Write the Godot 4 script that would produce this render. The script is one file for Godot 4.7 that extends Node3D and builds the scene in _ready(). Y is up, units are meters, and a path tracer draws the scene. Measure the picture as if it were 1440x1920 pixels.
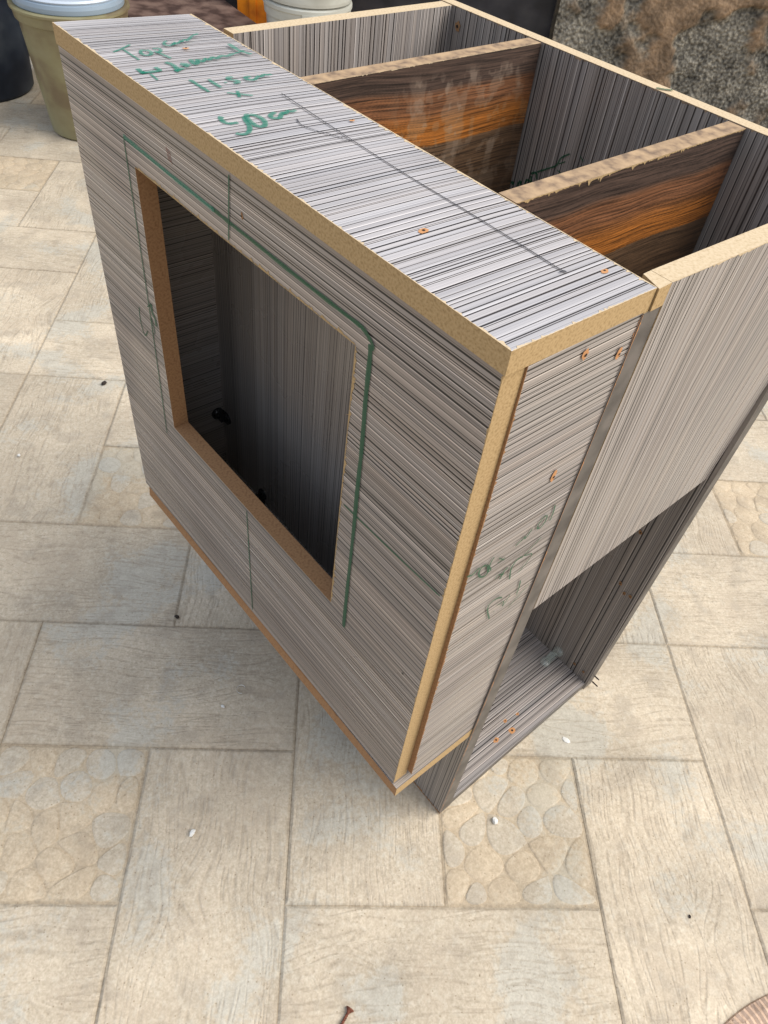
extends Node3D

const H := 0.7146              # height of the cabinet's top above the paving
const MOD := 0.1804            # side of one stamped paving module
const A0 := -0.1045
const B0 := 0.046
const TURN := -0.898845        # -51.5 degrees: the paving against the cabinet
const TEX_A := -1.1869
const TEX_B := -1.7584
const TEX_S := 2.1648

const INK_TOP = [[2.0, -422.6, -11.6, -427.4, -21.0, -434.1, -30.9],
	[2.0, -426.4, -21.1, -413.6, -21.1, -401.7, -21.5],
	[2.8, -418.0, -35.9, -420.9, -33.2, -415.5, -29.2, -408.6, -29.2, -408.3, -34.4, -413.7, -37.9, -418.9, -36.4],
	[2.6, -420.8, -42.2, -420.4, -47.6, -414.0, -46.0, -411.1, -40.1],
	[2.4, -416.0, -40.9, -407.2, -42.9, -397.2, -44.7],
	[2.4, -434.3, -61.3, -431.3, -56.6, -424.7, -54.9, -423.1, -59.0, -430.7, -67.7, -424.4, -60.4, -425.8, -66.2, -432.4, -73.1, -426.5, -69.1, -433.1, -76.1, -428.1, -74.5, -434.6, -82.1, -438.8, -85.9, -441.3, -92.7],
	[3.6, -385.9, -12.2, -375.4, -10.7, -378.3, -15.1, -376.2, -8.9, -376.6, -22.8, -377.1, -25.4, -384.0, -24.5],
	[3.0, -373.4, -15.4, -361.3, -14.6],
	[3.6, -391.4, -36.7, -385.8, -39.7, -373.6, -37.6, -370.9, -32.6, -376.3, -42.8],
	[4.5, -385.2, -45.3, -381.4, -50.5, -378.6, -45.2],
	[3.4, -391.9, -57.7, -381.5, -54.2, -381.6, -58.0, -391.7, -62.6, -381.7, -61.8, -390.6, -69.5, -384.2, -68.3, -391.3, -76.3, -384.9, -75.0, -391.6, -84.2, -387.6, -85.6, -391.5, -93.4],
	[3.6, -414.7, -104.3, -398.5, -103.0, -387.4, -108.1],
	[3.4, -392.4, -93.9, -396.8, -107.4],
	[3.0, -354.4, -35.7, -341.3, -35.8, -329.1, -36.2],
	[3.0, -350.7, -48.4, -342.1, -48.1, -333.4, -48.3],
	[3.0, -342.4, -56.1, -341.0, -57.9],
	[3.4, -348.9, -67.5, -349.8, -63.1, -344.9, -62.0, -342.1, -66.4, -338.0, -66.3, -337.7, -61.2],
	[3.4, -345.6, -80.6, -346.1, -75.8, -340.4, -74.0, -338.7, -79.3],
	[3.0, -338.7, -79.3, -345.1, -87.2, -341.6, -86.2, -346.7, -93.5, -343.7, -92.8, -344.0, -97.6],
	[2.6, -323.7, -47.1, -318.6, -52.9, -312.6, -61.1],
	[4.0, -324.8, -56.1, -313.6, -50.9],
	[3.6, -288.1, -21.3, -286.2, -18.5, -276.1, -17.3, -275.3, -25.7],
	[3.2, -282.6, -34.8, -276.9, -32.4, -265.3, -28.9, -258.0, -22.6, -257.5, -17.3, -260.5, -14.8],
	[3.6, -284.1, -40.4, -284.3, -37.1, -273.6, -33.7, -264.4, -33.5, -263.1, -38.9, -271.5, -43.8, -279.9, -43.5, -283.6, -40.1],
	[3.4, -281.2, -58.6, -278.6, -52.1, -272.5, -50.4, -271.5, -55.6],
	[3.2, -271.5, -55.6, -281.2, -64.6, -276.3, -63.0, -281.3, -69.5, -278.0, -68.5, -279.1, -74.1]]
const INK_SIDE = [[1.7, -157.9, -92.6, -165.9, -94.1, -174.2, -93.3],
	[1.8, -164.1, -86.2, -164.9, -82.5, -170.0, -79.3, -174.4, -80.5, -175.6, -84.1, -171.9, -87.1, -166.5, -87.5, -164.1, -86.2],
	[1.6, -169.8, -74.1, -173.8, -71.6, -178.2, -68.4, -173.2, -68.2, -176.5, -64.7, -176.6, -62.4, -178.3, -59.5],
	[1.7, -186.1, -44.7, -185.1, -52.0],
	[1.7, -180.6, -44.6, -187.8, -51.7],
	[1.6, -175.5, -38.7, -179.4, -36.1, -190.5, -36.2, -189.7, -39.7, -183.3, -35.7],
	[2.0, -179.9, -33.3, -177.3, -27.5, -182.2, -25.2, -189.9, -28.7, -192.7, -34.6, -189.0, -36.6, -179.9, -33.3],
	[2.0, -178.0, -14.1, -180.6, -19.7, -176.4, -23.0, -177.3, -25.4],
	[1.2, -189.5, -90.0, -194.2, -84.3, -198.1, -77.5, -200.8, -75.2, -204.4, -87.1, -211.4, -83.7, -217.0, -79.0, -219.4, -74.8],
	[2.0, -200.8, -75.2, -199.3, -70.6, -200.1, -66.9, -204.3, -64.3, -209.8, -64.4, -220.9, -67.0],
	[2.4, -202.4, -60.5, -203.6, -56.1, -211.3, -54.5],
	[1.4, -208.2, -57.5, -202.9, -50.4, -206.7, -48.4],
	[1.6, -235.7, -83.9, -244.9, -85.7, -254.6, -85.4],
	[1.2, -252.0, -98.6, -257.1, -92.4, -263.2, -84.6, -267.5, -79.8],
	[1.7, -243.4, -66.5, -238.1, -59.9, -237.9, -52.5, -243.7, -50.1, -263.7, -58.1],
	[1.4, -251.1, -63.7, -252.1, -67.4, -250.1, -71.0, -261.2, -71.0, -247.2, -76.1],
	[1.5, -257.6, -60.6, -257.2, -62.6]]
const INK_NOTE = [[1.8, -424.7, -206.9, -427.0, -217.0, -426.2, -229.5, -421.8, -238.4, -413.9, -227.2],
	[2.2, -405.8, -196.1, -396.4, -188.5],
	[4.0, -396.9, -188.0, -396.8, -192.8, -397.3, -197.1, -391.9, -201.4, -391.7, -208.8],
	[1.6, -400.9, -204.8, -398.0, -213.3, -397.8, -220.8]]
const INK_BACK = [[2.0, -323.2, -133.1, -323.7, -127.9, -319.1, -125.3, -320.2, -128.8],
	[2.0, -312.5, -129.5, -313.3, -123.7, -309.9, -120.8, -309.8, -124.6],
	[2.2, -304.0, -123.0, -304.1, -116.2, -296.4, -117.6, -299.4, -111.4],
	[2.0, -291.2, -111.8, -293.3, -105.3, -300.1, -109.4],
	[1.6, -293.3, -105.3, -277.9, -94.9, -271.6, -90.7, -270.5, -82.9, -260.9, -75.5],
	[1.6, -270.4, -88.5, -263.6, -83.8],
	[1.5, -270.4, -94.2, -264.0, -95.9],
	[1.5, -248.8, -73.4, -244.0, -76.3]]
const PENCIL = [[1.1, -310.4, -83.2, -235.0, -79.8, -167.2, -77.9, -110.8, -79.1, -65.2, -78.8, -34.0, -78.0, -37.3, -79.9, -37.3, -75.6],
	[1.0, -266.9, -66.1, -257.9, -62.3, -247.1, -64.6, -236.0, -71.7, -221.6, -78.3]]


var taken := {}
var rng := RandomNumberGenerator.new()
var U := Vector3.ZERO           # the paving's two directions
var V := Vector3.ZERO
var M := {}

# ------------------------------------------------------------------ helpers
func numbered(called: String, parent: Node) -> String:
	var key := str(parent.get_instance_id()) + called
	taken[key] = taken.get(key, -1) + 1
	return called if taken[key] == 0 else "%s_%03d" % [called, taken[key]]

func thing(called: String, label: String, category: String, at := Vector3.ZERO, group := "") -> Node3D:
	var o := Node3D.new()
	o.name = numbered(called, self)
	add_child(o, true)
	o.position = at
	o.set_meta("label", label)
	o.set_meta("category", category)
	if group: o.set_meta("group", group)
	return o

func mesh_of(surfaces: Array) -> ArrayMesh:
	var m := ArrayMesh.new()
	for s in surfaces:
		s[0].commit(m)
		m.surface_set_material(m.get_surface_count() - 1, s[1])
	return m

func obj(called: String, surfaces: Array, parent: Node) -> MeshInstance3D:
	var o := MeshInstance3D.new()
	o.mesh = mesh_of(surfaces)
	o.name = numbered(called, parent)
	parent.add_child(o, true)
	return o

func tag(o: Node, label: String, category: String, group := "") -> void:
	o.set_meta("label", label)
	o.set_meta("category", category)
	if group: o.set_meta("group", group)

func st_new() -> SurfaceTool:
	var st := SurfaceTool.new()
	st.begin(Mesh.PRIMITIVE_TRIANGLES)
	return st

func tri(st: SurfaceTool, a: Vector3, b: Vector3, c: Vector3, n: Vector3, ua := Vector2.ZERO, ub := Vector2.ZERO, uc := Vector2.ZERO) -> void:
	if (b - a).cross(c - a).dot(n) > 0.0:
		var t := b; b = c; c = t
		var tu := ub; ub = uc; uc = tu
	st.set_normal(n); st.set_uv(ua); st.add_vertex(a)
	st.set_normal(n); st.set_uv(ub); st.add_vertex(b)
	st.set_normal(n); st.set_uv(uc); st.add_vertex(c)

func quad(st: SurfaceTool, a: Vector3, b: Vector3, c: Vector3, d: Vector3, out: Vector3, across := Vector3.ZERO, off := 0.0) -> void:
	var n := (b - a).cross(d - a)
	if n.length() < 1e-12: n = (c - b).cross(d - b)
	n = n.normalized()
	if n.dot(out) < 0.0: n = -n
	var al := across.cross(n)
	var f := func(p: Vector3) -> Vector2: return Vector2(p.dot(across) / 0.6 + off, p.dot(al) / 0.6 + off)
	if across == Vector3.ZERO: f = func(p: Vector3) -> Vector2: return Vector2(p.x + p.z * 0.7, p.y + p.z * 0.3) * 4.0
	tri(st, a, b, c, n, f.call(a), f.call(b), f.call(c))
	tri(st, a, c, d, n, f.call(a), f.call(c), f.call(d))

func P(x: float, y: float, z: float) -> Vector3:
	return Vector3(x, y + H, z)

# a board from two matching faces of four corners; the faces carry the laminate, the rim the raw core
func board(called: String, parent: Node, f: Array, b: Array, mf: Material, mb: Material, me: Array, across: Vector3, off := 0.0) -> MeshInstance3D:
	var cf: Vector3 = (f[0] + f[1] + f[2] + f[3]) / 4.0
	var cb: Vector3 = (b[0] + b[1] + b[2] + b[3]) / 4.0
	var out := cf - cb
	var s: Array = []
	var st := st_new()
	quad(st, f[0], f[1], f[2], f[3], out, across, off)
	s.append([st, mf])
	st = st_new()
	quad(st, b[0], b[1], b[2], b[3], -out, across, off + 0.37)
	s.append([st, mb])
	var mid := (cf + cb) / 2.0
	for k in 4:
		var k2 := (k + 1) % 4
		var em: Material = me[k % me.size()]
		st = st_new()
		quad(st, f[k], f[k2], b[k2], b[k], (f[k] + f[k2] + b[k] + b[k2]) / 4.0 - mid)
		s.append([st, em])
	return obj(called, s, parent)

# the torn rim of a sawn laminate: a narrow ragged strip of core showing along an edge
func chips(parent: Node, a: Vector3, b: Vector3, n: Vector3, inward: Vector3, wide: float, m: Material, rough := 1.0, lift := 0.00018) -> void:
	var st := st_new()
	var L := (b - a).length()
	var steps := int(L / 0.0013)
	var dir := (b - a) / L
	var prev := 0.0
	var spell := 0.0
	for k in steps + 1:
		if rng.randf() < 0.035 * rough: spell = rng.randf_range(0.6, 2.4)
		spell *= 0.8
		var w := wide * (0.25 + 0.55 * rng.randf() + spell)
		if rng.randf() < 0.06 * rough: w += wide * rng.randf_range(0.6, 1.8)
		if k == 0 or k == steps: w = 0.0
		if rng.randf() < 0.02 * rough and k > 0 and k < steps:
			var fp := a + dir * (L * k / steps) - inward * 0.0001
			var tip := fp + n * rng.randf_range(0.0004, 0.0016) - inward * rng.randf_range(0.0, 0.0012) + dir * rng.randf_range(-0.0015, 0.0015)
			tri(st, fp - dir * 0.0003, fp + dir * 0.0003, tip, inward)
		if k > 0:
			var p0 := a + dir * (L * (k - 1) / steps) - inward * 0.0002 + n * lift
			var p1 := a + dir * (L * k / steps) - inward * 0.0002 + n * lift
			tri(st, p0, p1, p1 + inward * w, n)
			if prev > 0.0: tri(st, p0, p1 + inward * w, p0 + inward * prev, n)
		prev = w
	obj("chipped_edge", [[st, m]], parent)

func ribbon(called: String, parent: Node, pts: Array, width: float, n: Vector3, m: Material, lift: float) -> void:
	var st := st_new()
	# smooth the stroke
	var q: Array = pts
	for pass_k in 2:
		if q.size() < 3: break
		var r: Array = [q[0]]
		for k in q.size() - 1:
			r.append(q[k].lerp(q[k + 1], 0.25)); r.append(q[k].lerp(q[k + 1], 0.75))
		r.append(q[-1])
		q = r
	var lft: Array = []
	var rgt: Array = []
	for k in q.size():
		var d: Vector3 = (q[min(k + 1, q.size() - 1)] - q[max(k - 1, 0)]).normalized()
		var s := n.cross(d).normalized()
		var w := width * 0.5 * (0.85 + 0.3 * rng.randf())
		if k == 0 or k == q.size() - 1: w *= 0.6
		var p: Vector3 = q[k] + n * (lift + 0.000012 * k)
		lft.append(p + s * w); rgt.append(p - s * w)
	for k in q.size() - 1:
		tri(st, lft[k], rgt[k], rgt[k + 1], n)
		tri(st, lft[k], rgt[k + 1], lft[k + 1], n)
	obj(called, [[st, m]], parent)

func writing(called: String, parent: Node, strokes: Array, place: Callable, n: Vector3, m: Material, gain := 1.0) -> void:
	var k := 0
	for s in strokes:
		var pts: Array = []
		for i in range(1, s.size(), 2): pts.append(place.call(s[i] * 0.001, s[i + 1] * 0.001))
		ribbon(called, parent, pts, s[0] * 0.001 * gain, n, m, 0.00025 + 0.00004 * (k % 5))
		k += 1

# a screw hole: a torn flake of bare core round a dark bore
func hole(parent: Node, p: Vector3, n: Vector3, r: float, stretch: Vector3, torn: Material) -> void:
	var s1 := st_new()
	var s2 := st_new()
	var t := n.cross(Vector3(0.31, 0.52, 0.79)).normalized()
	var u := n.cross(t)
	var k := 11
	var ring: Array = []
	for i in k:
		var an := TAU * i / k
		var d := t * cos(an) + u * sin(an)
		ring.append(p + (d * r * rng.randf_range(0.75, 1.35) + stretch * d.dot(stretch.normalized()) * rng.randf_range(0.6, 1.2)) + n * 0.0002)
	for i in k:
		tri(s1, p + n * 0.0006, ring[i], ring[(i + 1) % k], n)
		var an := TAU * i / k
		var an2 := TAU * (i + 1) / k
		tri(s2, p + n * 0.0008, p + n * 0.00072 + (t * cos(an) + u * sin(an)) * r * 0.42, p + n * 0.00072 + (t * cos(an2) + u * sin(an2)) * r * 0.42, n)
	obj("screw_hole", [[s1, torn], [s2, M.dark]], parent)

func box(st: SurfaceTool, c: Vector3, ex: Vector3, ey: Vector3, ez: Vector3) -> void:
	for k in 3:
		var a: Vector3 = [ex, ey, ez][k]
		var b: Vector3 = [ey, ez, ex][k]
		var d: Vector3 = [ez, ex, ey][k]
		for s in [-1.0, 1.0]:
			quad(st, c + a * s - b - d, c + a * s + b - d, c + a * s + b + d, c + a * s - b + d, a * s)

func lathe(st: SurfaceTool, prof: Array, at := Vector3.ZERO, seg := 56) -> void:
	for k in prof.size() - 1:
		var a: Vector2 = prof[k]
		var b: Vector2 = prof[k + 1]
		var nn := Vector2(b.y - a.y, a.x - b.x).normalized()
		for i in seg:
			var t0 := TAU * i / seg
			var t1 := TAU * (i + 1) / seg
			var c0 := Vector3(cos(t0), 0, sin(t0))
			var c1 := Vector3(cos(t1), 0, sin(t1))
			var p := [at + c0 * a.x + Vector3.UP * a.y, at + c1 * a.x + Vector3.UP * a.y, at + c1 * b.x + Vector3.UP * b.y, at + c0 * b.x + Vector3.UP * b.y]
			var nm := [c0 * nn.x + Vector3.UP * nn.y, c1 * nn.x + Vector3.UP * nn.y, c1 * nn.x + Vector3.UP * nn.y, c0 * nn.x + Vector3.UP * nn.y]
			for t in [[0, 1, 2], [0, 2, 3]]:
				for e in t:
					st.set_normal(nm[e]); st.set_uv(Vector2(float(i) / seg, p[e].y)); st.add_vertex(p[e])

func noise(seed_: int, freq: float, oct := 3, type := FastNoiseLite.TYPE_SIMPLEX_SMOOTH) -> FastNoiseLite:
	var n := FastNoiseLite.new()
	n.seed = seed_; n.frequency = freq; n.noise_type = type
	n.fractal_type = FastNoiseLite.FRACTAL_FBM if oct > 1 else FastNoiseLite.FRACTAL_NONE
	n.fractal_octaves = oct
	return n

func mat(c: Color, rough := 0.7, spec := 0.5) -> StandardMaterial3D:
	var m := StandardMaterial3D.new()
	m.albedo_color = c; m.roughness = rough; m.metallic_specular = spec
	return m

func noise_tex(n: FastNoiseLite, size: int, colors: Array, stops: Array) -> ImageTexture:
	var src := n.get_seamless_image(size, size)
	src.convert(Image.FORMAT_L8)
	var g := Gradient.new()
	g.offsets = PackedFloat32Array(stops)
	g.colors = PackedColorArray(colors)
	var d := src.get_data()
	var lut := PackedByteArray()
	for k in 256:
		var c := g.sample(k / 255.0)
		lut.append(int(c.r * 255)); lut.append(int(c.g * 255)); lut.append(int(c.b * 255))
	var o := PackedByteArray()
	o.resize(d.size() * 3)
	for k in d.size():
		var v := d[k] * 3
		o[k * 3] = lut[v]; o[k * 3 + 1] = lut[v + 1]; o[k * 3 + 2] = lut[v + 2]
	return ImageTexture.create_from_image(Image.create_from_data(size, size, false, Image.FORMAT_RGB8, o))

func tri_mat(tex: ImageTexture, scale: float, rough := 0.85, bump: ImageTexture = null, depth := 0.0) -> StandardMaterial3D:
	var m := mat(Color.WHITE, rough, 0.4)
	m.albedo_texture = tex
	m.uv1_triplanar = true
	m.uv1_scale = Vector3.ONE * scale
	if bump:
		m.heightmap_enabled = true
		m.heightmap_texture = bump
		m.heightmap_scale = depth
	return m

# ------------------------------------------------------------------ computed textures
# printed laminate: parallel lines of taupe, pale and near-black, constant along their length
func laminate(seed_: int, pale: float, contrast := 1.0, coarse := 1.4) -> StandardMaterial3D:
	var r := RandomNumberGenerator.new()
	r.seed = seed_
	var W := 2048
	var rows := 8
	var cols := PackedColorArray()
	cols.resize(W)
	var hgt := PackedFloat32Array()
	hgt.resize(W)
	var x := 0
	var mm := W / 600.0 * coarse
	while x < W:
		# one run: a taupe band of close tones, then a near-black line, often with a pale line beside it
		var run: Array = []
		var tone := r.randf_range(0.49, 0.55)
		var warm := r.randf_range(-0.004, 0.008)
		var left := r.randf_range(0.9, 3.0)
		while left > 0.0:
			var pw := minf(left, r.randf_range(0.4, 1.1))
			run.append([pw * mm, tone * r.randf_range(0.92, 1.09)])
			left -= pw
			if left > 0.3 and r.randf() < 0.45: run.append([0.28 * mm, tone * r.randf_range(0.6, 0.8)])
		if r.randf() < 0.55: run.append([r.randf_range(0.3, 0.6) * mm, r.randf_range(0.64, 0.80)])
		if r.randf() < 0.5: run.append([r.randf_range(0.55, 0.95) * mm, r.randf_range(0.05, 0.12)])
		else: run.append([r.randf_range(0.34, 0.5) * mm, r.randf_range(0.16, 0.32)])
		if r.randf() < 0.18: run.append([0.5 * mm, r.randf_range(0.5, 0.7)]); run.append([0.32 * mm, r.randf_range(0.12, 0.25)])
		for e in run:
			var w: int = maxi(1, roundi(e[0]))
			for q in w:
				if x >= W: break
				var vv: float = e[1] + r.randf_range(-0.008, 0.008)
				cols[x] = Color(vv + 0.012 + warm, vv * 0.955, vv * 0.895 - warm); hgt[x] = vv; x += 1
	var nz := noise(seed_ + 5, 0.02, 2)
	var data := PackedByteArray()
	data.resize(W * rows * 3)
	var hd := PackedByteArray()
	hd.resize(W * rows)
	for y in rows:
		for i in W:
			var j := 1.0 + 0.045 * nz.get_noise_2d(i * 0.6, sin(TAU * y / rows) * 6.0)
			var c := cols[i]
			c = Color(0.53, 0.505, 0.47).lerp(c, contrast)
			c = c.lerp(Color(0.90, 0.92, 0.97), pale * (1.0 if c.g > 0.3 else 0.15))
			var k := (y * W + i) * 3
			data[k] = int(clampf(c.r * j, 0, 1) * 255); data[k + 1] = int(clampf(c.g * j, 0, 1) * 255); data[k + 2] = int(clampf(c.b * j, 0, 1) * 255)
			hd[y * W + i] = int(clampf(hgt[i], 0, 1) * 255)
	var m := mat(Color.WHITE, 1.0, 0.5)
	m.roughness_texture = M.sheen
	m.albedo_texture = ImageTexture.create_from_image(Image.create_from_data(W, rows, false, Image.FORMAT_RGB8, data))
	return m

# printed wood: dark and orange boards with fine grain, optionally smeared with dried white
func wood_print(seed_: int, smear: bool) -> StandardMaterial3D:
	var W := 768
	var Hh := 768
	var n1 := noise(seed_, 0.006, 3)
	var n2 := noise(seed_ + 1, 0.03, 3)
	var n3 := noise(seed_ + 2, 0.012, 4)
	var n4 := noise(seed_ + 3, 0.045, 3)
	var data := PackedByteArray()
	data.resize(W * Hh * 3)
	var dark := Color(0.29, 0.23, 0.195)
	var brown := Color(0.45, 0.30, 0.20)
	var orange := Color(0.59, 0.36, 0.155)
	var dusk := Color(0.36, 0.275, 0.20)
	for y in Hh:
		for x in W:
			# 0.30 m across and down; y counts down from the top edge
			var d := y / float(Hh) * 0.30 + 0.0045 * n1.get_noise_2d(x * 0.30, y * 0.25) - 0.008 * x / W
			var c: Color
			if d < 0.014: c = dark
			elif d < 0.030: c = dark.lerp(brown, smoothstep(0.014, 0.022, d))
			elif d < 0.050: c = brown.lerp(orange, smoothstep(0.030, 0.050, d))
			elif d < 0.0635: c = orange
			elif d < 0.15: c = dusk
			else: c = dusk.lerp(dark, smoothstep(0.15, 0.2, d))
			var g := n2.get_noise_2d(x * 0.08, (d / 0.30 * Hh) * 7.0)
			var g2 := n2.get_noise_2d(x * 0.3 + 900, (d / 0.30 * Hh) * 16.0)
			var f := 1.0 + 0.30 * g + 0.34 * g2
			if g < -0.2: f *= 0.8
			c = Color(c.r * f, c.g * f, c.b * f)
			if smear:
				var px := x / float(W)
				var py := y / float(Hh) * 0.30
				var s := smoothstep(0.06, 0.30, n3.get_noise_2d(x * 0.9, y * 0.5)) * 0.28
				s += smoothstep(0.16, 0.32, n4.get_noise_2d(x * 0.5, y * 0.4)) * 0.22
				s *= smoothstep(0.22, 0.4, px) * (1.0 - smoothstep(0.78, 0.95, px)) * smoothstep(0.004, 0.016, py) * (1.0 - smoothstep(0.11, 0.15, py))
				c = c.lerp(Color(0.62, 0.55, 0.48), clampf(s, 0, 0.6))
			var k := (y * W + x) * 3
			data[k] = int(clampf(c.r, 0, 1) * 255); data[k + 1] = int(clampf(c.g, 0, 1) * 255); data[k + 2] = int(clampf(c.b, 0, 1) * 255)
	var m := mat(Color.WHITE, 0.4, 0.5)
	m.albedo_texture = ImageTexture.create_from_image(Image.create_from_data(W, Hh, false, Image.FORMAT_RGB8, data))
	m.texture_repeat = false
	return m

# which stamped piece covers module (i, j): [kind, start i, start j]
func piece(i: int, j: int) -> Array:
	var im := posmod(i, 3)
	var jm := posmod(j, 3)
	if im == 1 and jm == 2: return [0, i, j]
	if im == 2: return [1, i, j - (1 if jm == 0 else 0)] if jm != 1 else [2, i - 1, j]
	if im == 0: return [1, i, j - (1 if jm == 2 else 0)] if jm != 0 else [2, i, j]
	return [2, i - 1, j] if jm == 0 else [2, i, j]

const PAVE_N := 2048
var pave_rgb: Array = []
var pave_h: Array = []
var pn: Array = []

func pave_rows(chunk: int) -> void:
	var rows := PAVE_N / 32
	var rgb := PackedByteArray()
	rgb.resize(PAVE_N * rows * 3)
	var hh := PackedByteArray()
	hh.resize(PAVE_N * rows)
	var warp: FastNoiseLite = pn[0]
	var grain: FastNoiseLite = pn[1]
	var patch: FastNoiseLite = pn[2]
	var fine: FastNoiseLite = pn[3]
	var crack: FastNoiseLite = pn[4]
	var blot: FastNoiseLite = pn[5]
	var o := 0
	for yy in rows:
		var b := TEX_B + (chunk * rows + yy + 0.5) / PAVE_N * TEX_S
		var j := floori((b - B0) / MOD)
		for x in PAVE_N:
			var a := TEX_A + (x + 0.5) / PAVE_N * TEX_S
			var i := floori((a - A0) / MOD)
			var pc := piece(i, j)
			var kind: int = pc[0]
			var la: float = a - (A0 + pc[1] * MOD)
			var lb: float = b - (B0 + pc[2] * MOD)
			var am := a * 1000.0
			var bm := b * 1000.0
			var h := 0.62
			var groove := 0.0
			var f := fine.get_noise_2d(am, bm)
			var wear := patch.get_noise_2d(am + 700.0, bm - 300.0)
			var edge: float
			if kind == 0:
				edge = minf(minf(la, MOD - la), minf(lb, MOD - lb))
				h += 0.10 * f
			else:
				var s := lb if kind == 1 else la
				var t := la if kind == 1 else lb
				edge = minf(minf(t, MOD - t), minf(s, 2.0 * MOD - s))
				var id: float = pc[1] * 37.0 + pc[2] * 91.0
				var ks := MOD * (0.3 + 1.4 * fposmod(id * 0.137, 1.0))
				var kt := MOD * (0.2 + 0.6 * fposmod(id * 0.311, 1.0))
				var ds := (s - ks)
				var dt := (t - kt)
				var kd := (ds * ds * 0.35 + dt * dt) / 0.0011
				var g := t + 0.012 * warp.get_noise_2d(s * 800.0 + id * 50.0, t * 600.0)
				if kd < 8.0: g += 0.020 * exp(-kd) * (1.0 if dt > 0.0 else -1.0)
				var q := absf(grain.get_noise_2d(g * 800.0 + id * 13.0, s * 48.0 + id * 29.0))
				var q2 := absf(grain.get_noise_2d(g * 1900.0 + id * 17.0, s * 95.0 - id * 11.0))
				groove = (1.0 - smoothstep(0.0, 0.19, q)) * smoothstep(-0.42, 0.25, wear + 0.25) + 0.40 * (1.0 - smoothstep(0.0, 0.2, q2)) * smoothstep(-0.1, 0.3, warp.get_noise_2d(am * 0.7 + 3000.0, bm * 0.7))
				groove = minf(groove, 1.0) * clampf(0.75 + 1.1 * fine.get_noise_2d(am * 0.5 - 50.0, bm * 0.5 + 70.0), 0.15, 1.0)
				h += 0.10 * f - 0.34 * groove
			var c1 := crack.get_noise_2d(am + 6.0 * f, bm + 6.0 * wear)
			var cr := (1.0 - smoothstep(-1.0, -0.93, c1)) * smoothstep(0.0, 0.35, blot.get_noise_2d(am * 0.5 - 900.0, bm * 0.5 + 500.0) + 0.12)
			h -= 0.16 * cr
			var p := patch.get_noise_2d(am, bm)
			var bl := blot.get_noise_2d(am, bm)
			var f2 := fine.get_noise_2d(am * 2.3 + 90.0, bm * 2.3)
			var tint: float = 1.0 + 0.05 * (fposmod(pc[1] * 0.618 + pc[2] * 0.377, 1.0) - 0.5)
			var r := 0.700 * tint + 0.05 * f + 0.06 * f2
			var gg := 0.645 * tint + 0.05 * f + 0.06 * f2
			var bb := 0.558 * tint + 0.05 * f + 0.06 * f2
			var big: float = 1.0 + 0.10 * warp.get_noise_2d(am * 0.8 + 5000.0, bm * 0.8) + 0.05 * blot.get_noise_2d(am * 0.6, bm * 0.6 + 2000.0)
			r *= big; gg *= big; bb *= big
			var k := smoothstep(0.08, 0.42, p + 0.25 * f) * 0.55     # grey-blue wear
			r += (0.650 - r) * k; gg += (0.642 - gg) * k; bb += (0.600 - bb) * k
			k = smoothstep(0.05, 0.5, -p + 0.3 * bl) * 0.5           # ochre
			r += (0.665 - r) * k; gg += (0.605 - gg) * k; bb += (0.52 - bb) * k
			k = smoothstep(0.12, 0.5, bl) * 0.28                     # grime
			r += (0.56 - r) * k; gg += (0.52 - gg) * k; bb += (0.46 - bb) * k
			k = smoothstep(0.18, 0.4, fine.get_noise_2d(am * 0.6 + 400.0, bm * 0.6)) * 0.22   # pale scuffs
			r += (0.77 - r) * k; gg += (0.74 - gg) * k; bb += (0.67 - bb) * k
			k = groove * 0.32 + cr * 0.24
			r += (0.51 - r) * k; gg += (0.455 - gg) * k; bb += (0.38 - bb) * k
			k = (1.0 - smoothstep(0.0005, 0.0048 + 0.003 * f, edge)) * (0.26 + 0.40 * f)
			r += (0.42 - r) * k; gg += (0.375 - gg) * k; bb += (0.31 - bb) * k
			var gr := fposmod(sin(am * 12.9898 + bm * 78.233) * 43758.5453, 1.0) - 0.5
			r += gr * 0.055; gg += gr * 0.055; bb += gr * 0.052
			if fine.get_noise_2d(am * 3.1, bm * 3.1) > 0.64:
				r *= 0.72; gg *= 0.68; bb *= 0.62
			rgb[o * 3] = int(clampf(r, 0, 1) * 255.0); rgb[o * 3 + 1] = int(clampf(gg, 0, 1) * 255.0); rgb[o * 3 + 2] = int(clampf(bb, 0, 1) * 255.0)
			hh[o] = int(clampf(h, 0, 1) * 255.0)
			o += 1
	pave_rgb[chunk] = rgb
	pave_h[chunk] = hh

func paving_material() -> StandardMaterial3D:
	pn = [noise(11, 0.006, 2), noise(12, 0.10, 2), noise(13, 0.0055, 4), noise(14, 0.11, 4), noise(15, 0.055, 1, FastNoiseLite.TYPE_CELLULAR), noise(16, 0.016, 4)]
	pn[4].cellular_return_type = FastNoiseLite.RETURN_DISTANCE2_SUB
	pave_rgb.resize(32)
	pave_h.resize(32)
	var id := WorkerThreadPool.add_group_task(pave_rows, 32)
	WorkerThreadPool.wait_for_group_task_completion(id)
	var rgb := PackedByteArray()
	var hh := PackedByteArray()
	for k in 32:
		rgb.append_array(pave_rgb[k]); hh.append_array(pave_h[k])
	pave_rgb.clear(); pave_h.clear()
	var m := mat(Color.WHITE, 0.72, 0.45)
	m.albedo_texture = ImageTexture.create_from_image(Image.create_from_data(PAVE_N, PAVE_N, false, Image.FORMAT_RGB8, rgb))
	m.heightmap_enabled = true
	m.heightmap_texture = ImageTexture.create_from_image(Image.create_from_data(PAVE_N, PAVE_N, false, Image.FORMAT_L8, hh))
	m.heightmap_scale = 0.15
	return m

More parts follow.
